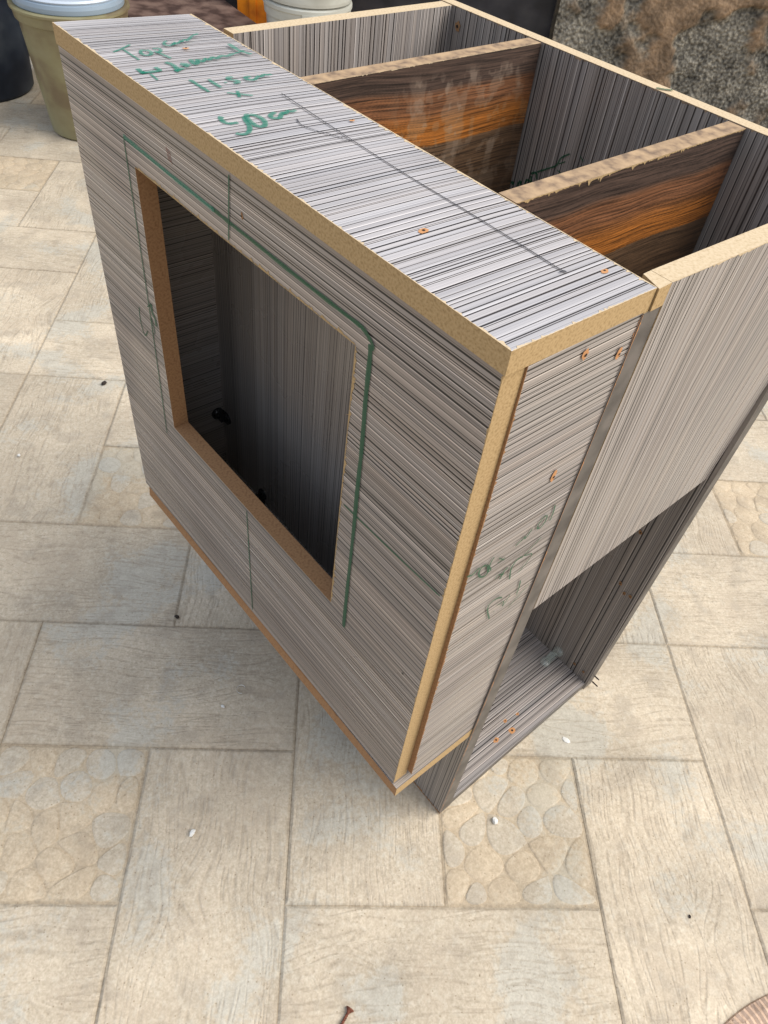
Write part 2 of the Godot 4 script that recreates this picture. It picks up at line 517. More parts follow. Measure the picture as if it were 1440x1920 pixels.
func F(a: float, y: float, b: float) -> Vector3:      # a point in the paving's own directions
	return U * a + V * b + Vector3.UP * y

func fuv(a: float, b: float) -> Vector2:
	return Vector2((a - TEX_A) / TEX_S, (b - TEX_B) / TEX_S)

func ftri(st: SurfaceTool, p: Array, n: Array) -> void:      # three points (a, y, b)
	var q := [F(p[0].x, p[0].y, p[0].z), F(p[1].x, p[1].y, p[1].z), F(p[2].x, p[2].y, p[2].z)]
	var order := [0, 1, 2]
	if (q[1] - q[0]).cross(q[2] - q[0]).dot(n[0] + n[1] + n[2]) > 0.0: order = [0, 2, 1]
	for k in order:
		st.set_normal(n[k]); st.set_uv(fuv(p[k].x, p[k].z)); st.add_vertex(q[k])

func paving_slab(a0: float, b0: float, a1: float, b1: float, top: float) -> SurfaceTool:
	var st := st_new()
	var g := 0.0005
	var c := 0.0030
	var o := [Vector3(a0 + g, 0, b0 + g), Vector3(a1 - g, 0, b0 + g), Vector3(a1 - g, 0, b1 - g), Vector3(a0 + g, 0, b1 - g)]
	var t := [Vector3(a0 + g + c, top, b0 + g + c), Vector3(a1 - g - c, top, b0 + g + c), Vector3(a1 - g - c, top, b1 - g - c), Vector3(a0 + g + c, top, b1 - g - c)]
	var up := [Vector3.UP, Vector3.UP, Vector3.UP]
	ftri(st, [t[0], t[1], t[2]], up)
	ftri(st, [t[0], t[2], t[3]], up)
	var outs := [-V, U, V, -U]
	for k in 4:
		var k2 := (k + 1) % 4
		var nb: Vector3 = (Vector3.UP * 2.6 + outs[k]).normalized()
		var e0: Vector3 = o[k] + Vector3.UP * (top - 0.0011)
		var e1: Vector3 = o[k2] + Vector3.UP * (top - 0.0011)
		ftri(st, [t[k], t[k2], e1], [nb, nb, nb]); ftri(st, [t[k], e1, e0], [nb, nb, nb])
		var f0: Vector3 = o[k] + Vector3.UP * -0.008
		var f1: Vector3 = o[k2] + Vector3.UP * -0.008
		ftri(st, [e0, e1, f1], [outs[k], outs[k], outs[k]]); ftri(st, [e0, f1, f0], [outs[k], outs[k], outs[k]])
	return st

func clip(poly: Array, mid: Vector2, dir: Vector2) -> Array:   # keep the side of mid away from dir
	var r: Array = []
	for k in poly.size():
		var p: Vector2 = poly[k]
		var q: Vector2 = poly[(k + 1) % poly.size()]
		var dp := (p - mid).dot(dir)
		var dq := (q - mid).dot(dir)
		if dp <= 0.0: r.append(p)
		if (dp < 0.0 and dq > 0.0) or (dp > 0.0 and dq < 0.0): r.append(p.lerp(q, dp / (dp - dq)))
	return r

func cobbles(a0: float, b0: float, r: RandomNumberGenerator) -> Array:
	var seeds: Array = []
	for y in 5:
		for x in 5:
			seeds.append(Vector2((x + 0.5 + r.randf_range(-0.40, 0.40) + (0.2 if y % 2 else -0.2)) / 5.0, (y + 0.5 + r.randf_range(-0.36, 0.36)) / 5.0))
	var out: Array = []
	for k in seeds.size():
		var poly: Array = [Vector2(0.012, 0.012), Vector2(0.988, 0.012), Vector2(0.988, 0.988), Vector2(0.012, 0.988)]
		for e in seeds.size():
			if e != k: poly = clip(poly, (seeds[k] + seeds[e]) / 2.0, (seeds[e] - seeds[k]).normalized())
		if poly.size() < 3: continue
		var c := Vector2.ZERO
		for p in poly: c += p
		c /= poly.size()
		for pass_k in 2:
			var q: Array = []
			for e in poly.size():
				var p0: Vector2 = poly[e]
				var p1: Vector2 = poly[(e + 1) % poly.size()]
				q.append(p0.lerp(p1, 0.27)); q.append(p0.lerp(p1, 0.73))
			poly = q
		var shrink := r.randf_range(0.95, 1.0)
		var ring: Array = []
		for p in poly: ring.append(Vector2(a0, b0) + (c + (p - c) * shrink) * MOD)
		out.append([Vector2(a0, b0) + c * MOD, ring])
	return out

func cobble(st: SurfaceTool, c: Vector2, ring: Array, top: float) -> void:
	var n := ring.size()
	for k in n:
		var p: Vector2 = ring[k]
		var q: Vector2 = ring[(k + 1) % n]
		var po := (p - c).normalized()
		var qo := (q - c).normalized()
		var np_ := (U * po.x + V * po.y) * 0.5 + Vector3.UP * 1.0
		var nq := (U * qo.x + V * qo.y) * 0.5 + Vector3.UP * 1.0
		var np2 := (U * po.x + V * po.y) * 0.10 + Vector3.UP
		var nq2 := (U * qo.x + V * qo.y) * 0.10 + Vector3.UP
		var pi: Vector2 = p + (c - p) * 0.10
		var qi: Vector2 = q + (c - q) * 0.10
		var l0 := Vector3(p.x, -0.0013, p.y)
		var l1 := Vector3(q.x, -0.0013, q.y)
		var m0 := Vector3(pi.x, top - 0.0002, pi.y)
		var m1 := Vector3(qi.x, top - 0.0002, qi.y)
		ftri(st, [l0, l1, m1], [np_.normalized(), nq.normalized(), nq2.normalized()])
		ftri(st, [l0, m1, m0], [np_.normalized(), nq2.normalized(), np2.normalized()])
		ftri(st, [m0, m1, Vector3(c.x, top, c.y)], [np2.normalized(), nq2.normalized(), Vector3.UP])

# ------------------------------------------------------------------ the scene
func _ready() -> void:
	rng.seed = 7
	U = Vector3(cos(TURN), 0, sin(TURN))
	V = Vector3(-sin(TURN), 0, cos(TURN))
	camera_and_light()
	materials()
	floor_()
	wall_and_gate()
	cabinet()
	background_things()
	small_things()

func camera_and_light() -> void:
	var cam := Camera3D.new()
	cam.name = "camera"
	add_child(cam)
	var x := Vector3(0.633343, 0.092989, -0.768264)
	var y := Vector3(-0.609299, 0.671971, -0.420962)
	var z := Vector3(0.477106, 0.734716, 0.482247)
	cam.transform = Transform3D(Basis(x, y, z), Vector3(0.172819, 0.916708, 0.243918))
	cam.fov = 68.57659
	cam.near = 0.02
	cam.far = 200.0
	cam.current = true
	var sky := ProceduralSkyMaterial.new()
	sky.sky_top_color = Color(0.93, 1.0, 1.12)
	sky.sky_horizon_color = Color(0.70, 0.69, 0.67)
	sky.sky_curve = 0.35
	sky.ground_bottom_color = Color(0.42, 0.39, 0.34)
	sky.ground_horizon_color = Color(0.6, 0.58, 0.54)
	sky.energy_multiplier = 0.84
	sky.sun_angle_max = 1.0
	var env := Environment.new()
	env.background_mode = Environment.BG_SKY
	env.sky = Sky.new()
	env.sky.sky_material = sky
	env.tonemap_mode = Environment.TONE_MAPPER_LINEAR
	env.tonemap_exposure = 1.32
	env.sdfgi_enabled = true
	env.ssao_enabled = true
	env.ssil_enabled = true
	var we := WorldEnvironment.new()
	we.name = "world_environment"
	we.environment = env
	add_child(we)
	var sun := DirectionalLight3D.new()
	sun.name = "sun"
	sun.light_energy = 1.05
	sun.light_color = Color(1.0, 0.99, 0.98)
	sun.light_angular_distance = 50.0
	sun.shadow_enabled = true
	add_child(sun)
	sun.look_at_from_position(Vector3(1.2, 1.75, -1.25), Vector3.ZERO, Vector3.UP)

func materials() -> void:
	M.sheen = noise_tex(noise(50, 0.012, 5), 256, [Color(0.20, 0.20, 0.20), Color(0.30, 0.30, 0.30), Color(0.50, 0.50, 0.50)], [0.2, 0.5, 0.85])
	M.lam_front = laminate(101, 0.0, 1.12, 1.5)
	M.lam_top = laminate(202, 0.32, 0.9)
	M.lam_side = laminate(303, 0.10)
	M.lam_in = laminate(404, 0.0, 0.68, 1.9)
	M.lam_box = laminate(505, 0.0, 0.62, 1.2)
	var mdf_n := noise(51, 0.06, 4)
	M.mdf = tri_mat(noise_tex(mdf_n, 256, [Color(0.55, 0.455, 0.31), Color(0.645, 0.54, 0.38), Color(0.70, 0.595, 0.435)], [0.05, 0.4, 0.95]), 26.0, 0.92)
	M.mdf_pale = tri_mat(noise_tex(noise(52, 0.05, 4), 256, [Color(0.66, 0.575, 0.45), Color(0.73, 0.65, 0.525), Color(0.77, 0.69, 0.57)], [0.05, 0.4, 0.95]), 26.0, 0.92)
	M.mdf_burnt = tri_mat(noise_tex(noise(53, 0.025, 4), 256, [Color(0.45, 0.375, 0.305), Color(0.58, 0.485, 0.38), Color(0.66, 0.555, 0.43)], [0.1, 0.42, 0.8]), 11.0, 0.9)
	M.mdf_brown = tri_mat(noise_tex(noise(54, 0.06, 4), 256, [Color(0.49, 0.35, 0.235), Color(0.565, 0.42, 0.285), Color(0.61, 0.47, 0.325)], [0.05, 0.4, 0.95]), 22.0, 0.92)
	M.band = tri_mat(noise_tex(noise(55, 0.02, 4), 256, [Color(0.27, 0.25, 0.235), Color(0.33, 0.31, 0.29), Color(0.40, 0.375, 0.35)], [0.2, 0.5, 0.85]), 5.0, 0.45)
	M.dark = mat(Color(0.12, 0.07, 0.05), 0.9)
	M.torn = mat(Color(0.70, 0.50, 0.32), 0.95)
	M.wood = wood_print(601, false)
	M.wood_smeared = wood_print(604, true)
	var ink := mat(Color(0.03, 0.30, 0.19, 0.80), 0.5)
	ink.transparency = BaseMaterial3D.TRANSPARENCY_ALPHA
	M.ink = ink
	var ink2 := mat(Color(0.11, 0.47, 0.38, 0.62), 0.5)
	ink2.transparency = BaseMaterial3D.TRANSPARENCY_ALPHA
	M.ink_thin = ink2
	var pencil := mat(Color(0.16, 0.16, 0.18, 0.8), 0.6)
	pencil.transparency = BaseMaterial3D.TRANSPARENCY_ALPHA
	M.pencil = pencil
	M.paving = paving_material()
	var bed: StandardMaterial3D = M.paving.duplicate()
	bed.albedo_color = Color(0.97, 0.95, 0.92)
	M.bed = bed
	var st1: StandardMaterial3D = M.paving.duplicate()
	st1.albedo_color = Color(0.98, 0.985, 0.99)
	M.stone_grey = st1
	var st2: StandardMaterial3D = M.paving.duplicate()
	st2.albedo_color = Color(1.0, 0.98, 0.95)
	M.stone_tan = st2

func floor_() -> void:
	var root := Node3D.new()
	root.name = "floor"
	add_child(root)
	root.set_meta("kind", "structure")
	root.set_meta("label", "stamped concrete paving of wood grain slabs and cobbled squares")
	var st := st_new()
	var up := [Vector3.UP, Vector3.UP, Vector3.UP]
	var e := 12.0
	ftri(st, [Vector3(-e, -0.0014, -e), Vector3(e, -0.0014, -e), Vector3(e, -0.0014, e)], up)
	ftri(st, [Vector3(-e, -0.0014, -e), Vector3(e, -0.0014, e), Vector3(-e, -0.0014, e)], up)
	obj("mortar_bed", [[st, M.bed]], root)
	var r := RandomNumberGenerator.new()
	r.seed = 77
	var far := st_new()
	var many := 0
	for j in range(-16, 5):
		for i in range(-14, 12):
			var pc := piece(i, j)
			if pc[1] != i or pc[2] != j: continue
			var a0 := A0 + i * MOD
			var b0 := B0 + j * MOD
			if b0 < -2.55: continue
			var top := r.randf_range(-0.0004, 0.0004)
			if pc[0] == 1: obj("paving_slab", [[paving_slab(a0, b0, a0 + MOD, b0 + 2 * MOD, top), M.paving]], root)
			elif pc[0] == 2: obj("paving_slab", [[paving_slab(a0, b0, a0 + 2 * MOD, b0 + MOD, top), M.paving]], root)
			else:
				var near := absf(a0 + 0.15) < 0.9 and b0 > -1.05 and b0 < 0.2
				var c := obj("cobbled_square", [[paving_slab(a0, b0, a0 + MOD, b0 + MOD, -0.0010), M.bed]], root)
				for s in cobbles(a0, b0, r):
					var ht := r.randf_range(0.0004, 0.0014)
					if near:
						var cs := st_new()
						cobble(cs, s[0], s[1], ht)
						obj("cobble", [[cs, M.stone_grey if r.randf() < 0.45 else M.stone_tan]], c)
						many += 1
					else: cobble(far, s[0], s[1], ht)
	var fo := obj("far_cobbles", [[far, M.stone_tan]], root)
	fo.set_meta("kind", "stuff")
	# the ribbed rim of a round stamped border, at the corner of the view
	var rs := st_new()
	var cen := Vector2(0.4977, 0.3685)
	var rad := 0.250
	for k in 420:
		var t0 := TAU * k / 420.0
		var t1 := TAU * (k + 1) / 420.0
		var prof := [[0.0, -0.004], [0.003, 0.003], [0.012, 0.0062], [0.05, 0.0066], [rad, 0.0066]]
		for s in prof.size() - 1:
			var w0: float = 0.0009 * (1 if k % 2 else -1) if s > 0 and s < 3 else 0.0
			var w1: float = -w0
			var r0: float = rad - prof[s][0]
			var r1: float = rad - prof[s + 1][0]
			var pts := [Vector3(cen.x + cos(t0) * r0, prof[s][1] + w0, cen.y + sin(t0) * r0), Vector3(cen.x + cos(t1) * r0, prof[s][1] + w1, cen.y + sin(t1) * r0), Vector3(cen.x + cos(t1) * r1, prof[s + 1][1] + w1, cen.y + sin(t1) * r1), Vector3(cen.x + cos(t0) * r1, prof[s + 1][1] + w0, cen.y + sin(t0) * r1)]
			var nn := ((F(pts[1].x, pts[1].y, pts[1].z) - F(pts[0].x, pts[0].y, pts[0].z)).cross(F(pts[3].x, pts[3].y, pts[3].z) - F(pts[0].x, pts[0].y, pts[0].z))).normalized()
			if nn.y < 0: nn = -nn
			ftri(rs, [pts[0], pts[1], pts[2]], [nn, nn, nn]); ftri(rs, [pts[0], pts[2], pts[3]], [nn, nn, nn])
	var rm: StandardMaterial3D = M.paving.duplicate()
	rm.albedo_color = Color(1.0, 0.93, 0.92)
	obj("ribbed_roundel", [[rs, rm]], root)

func grid_wall(a0: float, a1: float, y0: float, y1: float, b: float, nx: int, ny: int, f: Callable) -> SurfaceTool:
	var st := st_new()
	var p: Array = []
	for y in ny + 1:
		for x in nx + 1:
			var a := a0 + (a1 - a0) * x / nx
			var yy := y0 + (y1 - y0) * y / ny
			p.append(F(a, yy, b + f.call(a, yy)))
	for y in ny:
		for x in nx:
			var k := y * (nx + 1) + x
			for t in [[k, k + nx + 2, k + 1], [k, k + nx + 1, k + nx + 2]]:
				for e in t:
					st.set_uv(Vector2(float(e % (nx + 1)) / nx * (a1 - a0) / 2.0, 1.0 - float(e / (nx + 1)) / ny * (y1 - y0) / 1.0))
					st.set_smooth_group(0)
					st.add_vertex(p[e])
	st.index()
	st.generate_normals()
	return st

func wall_and_gate() -> void:
	var n1 := noise(71, 3.4, 4)
	var n2 := noise(72, 9.0, 4)
	var n3 := noise(73, 60.0, 2)
	var cell := noise(74, 95.0, 1, FastNoiseLite.TYPE_CELLULAR)
	# smooth brown plaster patches left on the grey roughcast
	var patchy := func(a: float, y: float) -> float:
		var w := a + 0.03 * n2.get_noise_2d(a * 0.7, y * 0.7)
		var h := y + 0.03 * n2.get_noise_2d(a * 0.7 + 9.0, y * 0.7)
		var v := -0.03 + 0.45 * n1.get_noise_2d(a + 4.3, y * 0.8) + 0.22 * n2.get_noise_2d(a, y)
		v += 0.42 * exp(-pow((w - 0.345) / 0.085, 2.0)) + 0.40 * smoothstep(0.36, 0.40, h) * smoothstep(0.22, 0.36, w)
		v += 0.34 * exp(-pow((w - 0.15) / 0.06, 2.0) - pow((h - 0.32) / 0.08, 2.0)) - 0.2 * exp(-pow((w - 0.56) / 0.10, 2.0) - pow((h - 0.22) / 0.14, 2.0))
		return smoothstep(-0.02, 0.16, v)
	var W := 1280
	var Hh := 640
	var rgb := PackedByteArray()
	rgb.resize(W * Hh * 3)
	var hd := PackedByteArray()
	hd.resize(W * Hh)
	for yy in Hh:
		for xx in W:
			var a := xx / float(W) * 2.0
			var y := 1.0 - yy / float(Hh)
			var m: float = patchy.call(a, y)
			var cv := cell.get_noise_2d(a, y)
			var fv := n3.get_noise_2d(a, y)
			var mv := n2.get_noise_2d(a + 7.0, y)
			var grit := clampf(0.43 + 0.17 * (-cv - 0.55) + 0.16 * fv + 0.18 * mv, 0.12, 0.7)
			var pl := 0.48 + 0.07 * fv + 0.18 * mv
			var c := Color(grit, grit * 0.955, grit * 0.86).lerp(Color(pl, pl * 0.83, pl * 0.65), m)
			var k := yy * W + xx
			rgb[k * 3] = int(c.r * 255); rgb[k * 3 + 1] = int(c.g * 255); rgb[k * 3 + 2] = int(c.b * 255)
			hd[k] = int(clampf(0.5 + (0.45 * (-cv - 0.5) + 0.2 * fv) * (1.0 - 0.8 * m) + 0.12 * fv * m + 0.06 * mv, 0, 1) * 255)
	var wm := mat(Color.WHITE, 0.85, 0.4)
	wm.albedo_texture = ImageTexture.create_from_image(Image.create_from_data(W, Hh, false, Image.FORMAT_RGB8, rgb))
	wm.heightmap_enabled = true
	wm.heightmap_texture = ImageTexture.create_from_image(Image.create_from_data(W, Hh, false, Image.FORMAT_L8, hd))
	wm.heightmap_scale = 0.9
	var b := -2.38
	var w := thing("plaster_wall", "rough grey roughcast wall with brown plaster patches behind the cabinet", "wall", F(1.6, 0, b))
	var rough := func(a: float, y: float) -> float:
		var m: float = patchy.call(a - 0.555, y)
		return 0.016 * m + 0.006 * n2.get_noise_2d(a, y) + 0.004 * (1.0 - m) * n3.get_noise_2d(a, y)
	var o := obj("face", [[grid_wall(0.555, 2.555, 0.0, 1.0, b, 300, 150, rough), wm]], w)
	o.position = -w.position
	var st := st_new()
	box(st, F(1.555 + 0.6, 1.6, b - 0.012) - w.position, U * 1.6, Vector3.UP * 0.6, V * 0.012)
	box(st, F(1.555 + 0.6, 1.1, b - 0.13) - w.position, U * 1.6, Vector3.UP * 1.1, V * 0.1)
	box(st, F(3.16, 0.5, b - 0.012) - w.position, U * 0.6, Vector3.UP * 0.5, V * 0.012)
	var wm2 := tri_mat(noise_tex(noise(75, 0.03, 5), 256, [Color(0.2, 0.19, 0.17), Color(0.34, 0.31, 0.26), Color(0.44, 0.38, 0.30)], [0.2, 0.5, 0.8]), 3.0, 0.9)
	obj("core", [[st, wm2]], w)
	# dark steel gate with pressed seams
	var g := thing("steel_gate", "dark navy sheet steel gate with upright seams beside the wall", "gate", F(-0.4, 0, b - 0.03))
	var gm := tri_mat(noise_tex(noise(76, 0.02, 4), 256, [Color(0.10, 0.10, 0.115), Color(0.15, 0.15, 0.17), Color(0.22, 0.215, 0.22)], [0.25, 0.5, 0.9]), 2.0, 0.42)
	for k in 7:
		var s := st_new()
		var a := 0.555 - 0.16 - k * 0.325
		box(s, F(a, 1.05, b - 0.045) - g.position, U * 0.157, Vector3.UP * 1.02, V * 0.006)
		obj("gate_panel", [[s, gm]], g)
		s = st_new()
		box(s, F(a - 0.1625, 1.05, b - 0.044) - g.position, U * 0.004, Vector3.UP * 1.02, V * 0.012)
		obj("seam", [[s, gm]], g)
	var s2 := st_new()
	box(s2, F(-0.6, 2.1, b - 0.03) - g.position, U * 1.2, Vector3.UP * 0.03, V * 0.02)
	obj("rail", [[s2, gm]], g)

func cabinet() -> void:
	var X := Vector3.RIGHT
	var Y := Vector3.UP
	var Z := Vector3.BACK      # +z, out of the front
	var c := thing("cabinet", "unfinished cabinet of striped laminate boards with a square cut-out in its front", "cabinet", Vector3.ZERO)
	# ---- top board, 50 x 11.5 cm, warped a few millimetres at the front
	var tf := [P(-0.5, 0.0055, 0.0008), P(0.0, 0.0032, 0.0008), P(0.0, 0.0004, -0.114), P(-0.4995, 0.0006, -0.1192)]
	var tb := [P(-0.5, -0.0092, 0.0008), P(0.0, -0.0113, 0.0008), P(0.0, -0.0138, -0.114), P(-0.4995, -0.0138, -0.1192)]
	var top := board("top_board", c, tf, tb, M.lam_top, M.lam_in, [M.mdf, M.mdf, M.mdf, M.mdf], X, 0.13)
	chips(top, tf[0], tf[1], Y, -Z, 0.0011, M.mdf_pale)
	chips(top, tf[3], tf[2], Y, Z, 0.0013, M.mdf_pale, 1.6)
	chips(top, tf[1], tf[2], Y, -X, 0.0010, M.mdf_pale, 1.3)
	var onto := func(x: float, z: float) -> Vector3: return P(x, 0.0032 - 0.0046 * x + 0.0245 * z + 0.0002, z)
	var ntop := Vector3(0.004, 1, -0.024).normalized()
	writing("handwriting", top, INK_TOP, onto, ntop, M.ink_thin, 1.05)
	writing("pencil_line", top, PENCIL, onto, ntop, M.pencil)
	for h in [[-0.4149, -0.067, 0.0026], [-0.2504, -0.1008, 0.002], [-0.1067, -0.0392, 0.0036], [-0.026, -0.1004, 0.0026]]:
		hole(top, onto.call(h[0], h[1]), Y, h[2] * 0.62, Vector3(0, 0, h[2] * 0.5), M.torn)
	# ---- front panel with its cut-out
	var o4 := [P(-0.4992, -0.0093, 0), P(-0.0016, -0.0116, 0), P(-0.0058, -0.4977, 0), P(-0.4974, -0.5028, 0)]
	var i4 := [P(-0.3877, -0.0626, 0), P(-0.111, -0.0605, 0), P(-0.1175, -0.3295, 0), P(-0.3864, -0.3284, 0)]
	var back := Vector3(0, 0, -0.016)
	var s1 := st_new()
	var s2 := st_new()
	var s3 := st_new()
	var s4 := st_new()
	for k in 4:
		var k2 := (k + 1) % 4
		quad(s1, o4[k], o4[k2], i4[k2], i4[k], Z, Y, 0.31)
		quad(s2, o4[k] + back, o4[k2] + back, i4[k2] + back, i4[k] + back, -Z, Y, 0.6)
		quad(s3, o4[k], o4[k2], o4[k2] + back, o4[k] + back, (o4[k] + o4[k2]) / 2.0 - P(-0.25, -0.25, 0))
		quad(s4, i4[k], i4[k2], i4[k2] + back, i4[k] + back, P(-0.25, -0.2, 0) - (i4[k] + i4[k2]) / 2.0)
	var fp := obj("front_panel", [[s1, M.lam_front], [s2, M.lam_in], [s3, M.mdf], [s4, M.mdf_brown]], c)
	chips(fp, i4[0], i4[1], Z, Y, 0.0013, M.mdf, 1.6)
	chips(fp, i4[1], i4[2], Z, X, 0.0012, M.mdf, 1.6)
	chips(fp, i4[3], i4[2], Z, -Y, 0.0004, M.mdf_pale, 0.4)
	chips(fp, i4[0], i4[3], Z, -X, 0.0005, M.mdf_pale, 0.6)
	chips(fp, o4[1], o4[2], Z, -X, 0.0007, M.mdf, 1.0)
	var f_at := func(x: float, y: float) -> Vector3: return P(x, y, 0)
	ribbon("marker_line", fp, [P(-0.4002, -0.0440, 0), P(-0.385, -0.0444, 0), P(-0.36, -0.0446, 0), P(-0.33, -0.0452, 0), P(-0.30, -0.0453, 0), P(-0.268, -0.0456, 0)], 0.0036, Z, M.ink_thin, 0.0003)
	ribbon("marker_line", fp, [P(-0.272, -0.0455, 0), P(-0.25, -0.0459, 0), P(-0.22, -0.0456, 0), P(-0.18, -0.0460, 0), P(-0.14, -0.0456, 0), P(-0.112, -0.0451, 0), P(-0.1045, -0.0450, 0), P(-0.0950, -0.0505, 0), P(-0.0956, -0.0545, 0)], 0.0033, Z, M.ink, 0.00036)
	ribbon("marker_line", fp, [P(-0.0978, -0.0520, 0), P(-0.0968, -0.06, 0), P(-0.0974, -0.09, 0), P(-0.0962, -0.13, 0), P(-0.0968, -0.17, 0), P(-0.0964, -0.22, 0), P(-0.0972, -0.28, 0), P(-0.0974, -0.3428, 0)], 0.0040, Z, M.ink, 0.00045)
	ribbon("marker_line", fp, [P(-0.3999, -0.0444, 0), P(-0.4005, -0.12, 0), P(-0.402, -0.22, 0), P(-0.4061, -0.3505, 0)], 0.0019, Z, M.ink, 0.0004)
	ribbon("marker_line", fp, [P(-0.246, -0.0125, 0), P(-0.2485, -0.035, 0), P(-0.2512, -0.0592, 0)], 0.0016, Z, M.ink, 0.0005)
	ribbon("marker_line", fp, [P(-0.2498, -0.3324, 0), P(-0.2499, -0.41, 0), P(-0.2501, -0.495, 0)], 0.0016, Z, M.ink, 0.0004)
	ribbon("marker_line", fp, [P(-0.1102, -0.1987, 0), P(-0.06, -0.1975, 0), P(-0.006, -0.1949, 0)], 0.0019, Z, M.ink, 0.0005)
	writing("scribble", fp, INK_NOTE, f_at, Z, M.ink)
	var red := mat(Color(0.45, 0.16, 0.09, 0.75), 0.7)
	red.transparency = BaseMaterial3D.TRANSPARENCY_ALPHA
	for k in 3: ribbon("rust_mark", fp, [P(-0.3300 + 0.0022 * k, -0.0262 - 0.0006 * k, 0), P(-0.3282 + 0.0022 * k, -0.0345 - 0.001 * k, 0)], 0.0011, Z, red, 0.0003)
	hole(fp, P(-0.233, -0.0342, 0), Z, 0.0014, Vector3(0, 0.001, 0), M.mdf_brown)
	hole(fp, P(-0.0233, -0.3187, 0), Z, 0.0011, Vector3(0, 0.0005, 0), M.band)
	# ---- right end panel, standing a few millimetres proud of the front panel at its foot
	var ef := [P(0.0008, -0.0128, -0.0162), P(0.0002, -0.0890, -0.0166), P(0.0, -0.4900, -0.0162), P(0.0, -0.4956, -0.1088), P(0.0002, -0.0150, -0.1098)]
	var er := [P(-0.0005, -0.0115, -0.0162), P(-0.0005, -0.0142, -0.1098), P(0.0, -0.4954, -0.1086), P(0.0, -0.4897, -0.0162)]
	var eb: Array = []
	for p in er: eb.append(p - X * 0.016)
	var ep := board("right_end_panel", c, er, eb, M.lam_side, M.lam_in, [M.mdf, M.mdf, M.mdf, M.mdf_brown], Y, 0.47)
	chips(ep, er[0], er[3], X, -Z, 0.0009, M.mdf_brown, 1.4)
	chips(ep, er[1], er[2], X, Z, 0.0006, M.torn, 1.2)
	var s_at := func(y: float, z: float) -> Vector3: return P(0.0003, y, z)
	writing("handwriting", ep, INK_SIDE, s_at, X, M.ink, 0.95)
	for h in [[-0.0235, -0.0639, 0.0025, 0.0010], [-0.0366, -0.0995, 0.0019, 0.0022], [-0.122, -0.0771, 0.0023, 0.0028]]:
		hole(ep, P(0.0002, h[0], h[1]), X, h[2], Vector3(0, h[3], 0), M.torn)
	# ---- left end panel
	var lf := [P(-0.474, -0.0105, -0.0162), P(-0.472, -0.0145, -0.1098), P(-0.474, -0.5012, -0.1046), P(-0.476, -0.5012, -0.0162)]
	var lb: Array = []
	for p in lf: lb.append(p - X * 0.0155)
	board("left_end_panel", c, lf, lb, M.lam_box, M.lam_front, [M.mdf], Y, 0.71)
	# ---- bottom board of the front box
	var bf := [P(-0.4835, -0.5025, 0.0016), P(0.0004, -0.4985, 0.0016), P(0.0006, -0.4962, -0.1085), P(-0.497, -0.5022, -0.1085)]
	bf = [P(-0.4970, -0.5034, -0.004), P(0.0004, -0.4985, 0.0012), P(0.0004, -0.4962, -0.1088), P(-0.497, -0.5022, -0.1085)]
	var bb := [P(-0.4900, -0.5180, 0.0012), P(0.0004, -0.5150, 0.0012), P(0.0004, -0.5125, -0.1088), P(-0.497, -0.5185, -0.1085)]
	var bo := board("bottom_board", c, bf, bb, M.lam_box, M.lam_in, [M.mdf_brown, M.mdf, M.mdf, M.mdf], X, 0.2)
	chips(bo, P(0.0004, -0.4986, 0.0014) , P(-0.49, -0.5034, 0.0014), Z, -Y, 0.0012, M.mdf_brown, 0.6, 0.0003)
	# ---- carcass front board: its grey banded edge shows between the end panel and the side
	var cf := [P(-0.4960, -0.0142, -0.1100), P(0.0003, -0.0142, -0.1100), P(0.003, -0.7125, -0.0953), P(-0.494, -0.7125, -0.1012)]
	var cb := [P(-0.4960, -0.0142, -0.1262), P(0.0003, -0.0142, -0.1262), P(0.0026, -0.7125, -0.1136), P(-0.494, -0.7125, -0.1178)]
	var cp := board("inner_front_panel", c, cf, cb, M.lam_box, M.lam_in, [M.mdf, M.band, M.mdf_brown, M.mdf], X, 0.83)
	chips(cp, cf[1], cf[2], X, -Z, 0.0005, M.torn, 0.7, 0.0002)
	# foot: torn lower corner
	chips(cp, cf[2], cf[3], Z, Y, 0.004, M.mdf_brown, 1.2, 0.0003)
	# ---- right side panel, upper half only
	var sf := [P(0.0008, 0.0004, -0.1150), P(0.0100, 0.0006, -0.3795), P(0.0004, -0.2915, -0.3752), P(0.0002, -0.3078, -0.1243)]
	sf[0] = P(0.0010, 0.0004, -0.1266)
	var sb: Array = []
	for p in sf: sb.append(p - X * 0.0145)
	var sp := board("side_panel", c, sf, sb, M.lam_side, M.lam_in, [M.mdf_pale, M.mdf, M.band, M.mdf], Z, 0.05)
	chips(sp, sf[0], sf[1], X, -Y, 0.0009, M.mdf_pale, 0.8)
	# the strip of raw core that runs over the front board's end
	var k4 := [P(0.0012, 0.0002, -0.1145), P(0.0010, 0.0003, -0.1264), P(-0.0135, 0.0003, -0.1264), P(-0.0135, 0.0002, -0.1196)]
	var kb := [P(0.0012, -0.0139, -0.1145), P(0.0010, -0.0139, -0.1264), P(-0.0135, -0.0139, -0.1264), P(-0.0135, -0.0139, -0.1196)]
	board("core_strip", c, k4, kb, M.mdf_pale, M.mdf, [M.mdf, M.mdf, M.mdf, M.mdf], X)
	# ---- left side panel
	var gf := [P(-0.4435, 0, -0.1264), P(-0.4425, 0.0, -0.3755), P(-0.4425, -0.6975, -0.3755), P(-0.4435, -0.6975, -0.1264)]
	var gb: Array = []
	for p in gf: gb.append(p - X * 0.0152)
	board("left_side_panel", c, gf, gb, M.lam_side, M.lam_in, [M.mdf_pale, M.mdf, M.mdf, M.mdf], Z, 0.55)
	# ---- back panel
	var wf := [P(-0.4590, 0.0010, -0.3757), P(0.0100, 0.0010, -0.3797), P(-0.0008, -0.7125, -0.3740), P(-0.4590, -0.7125, -0.3740)]
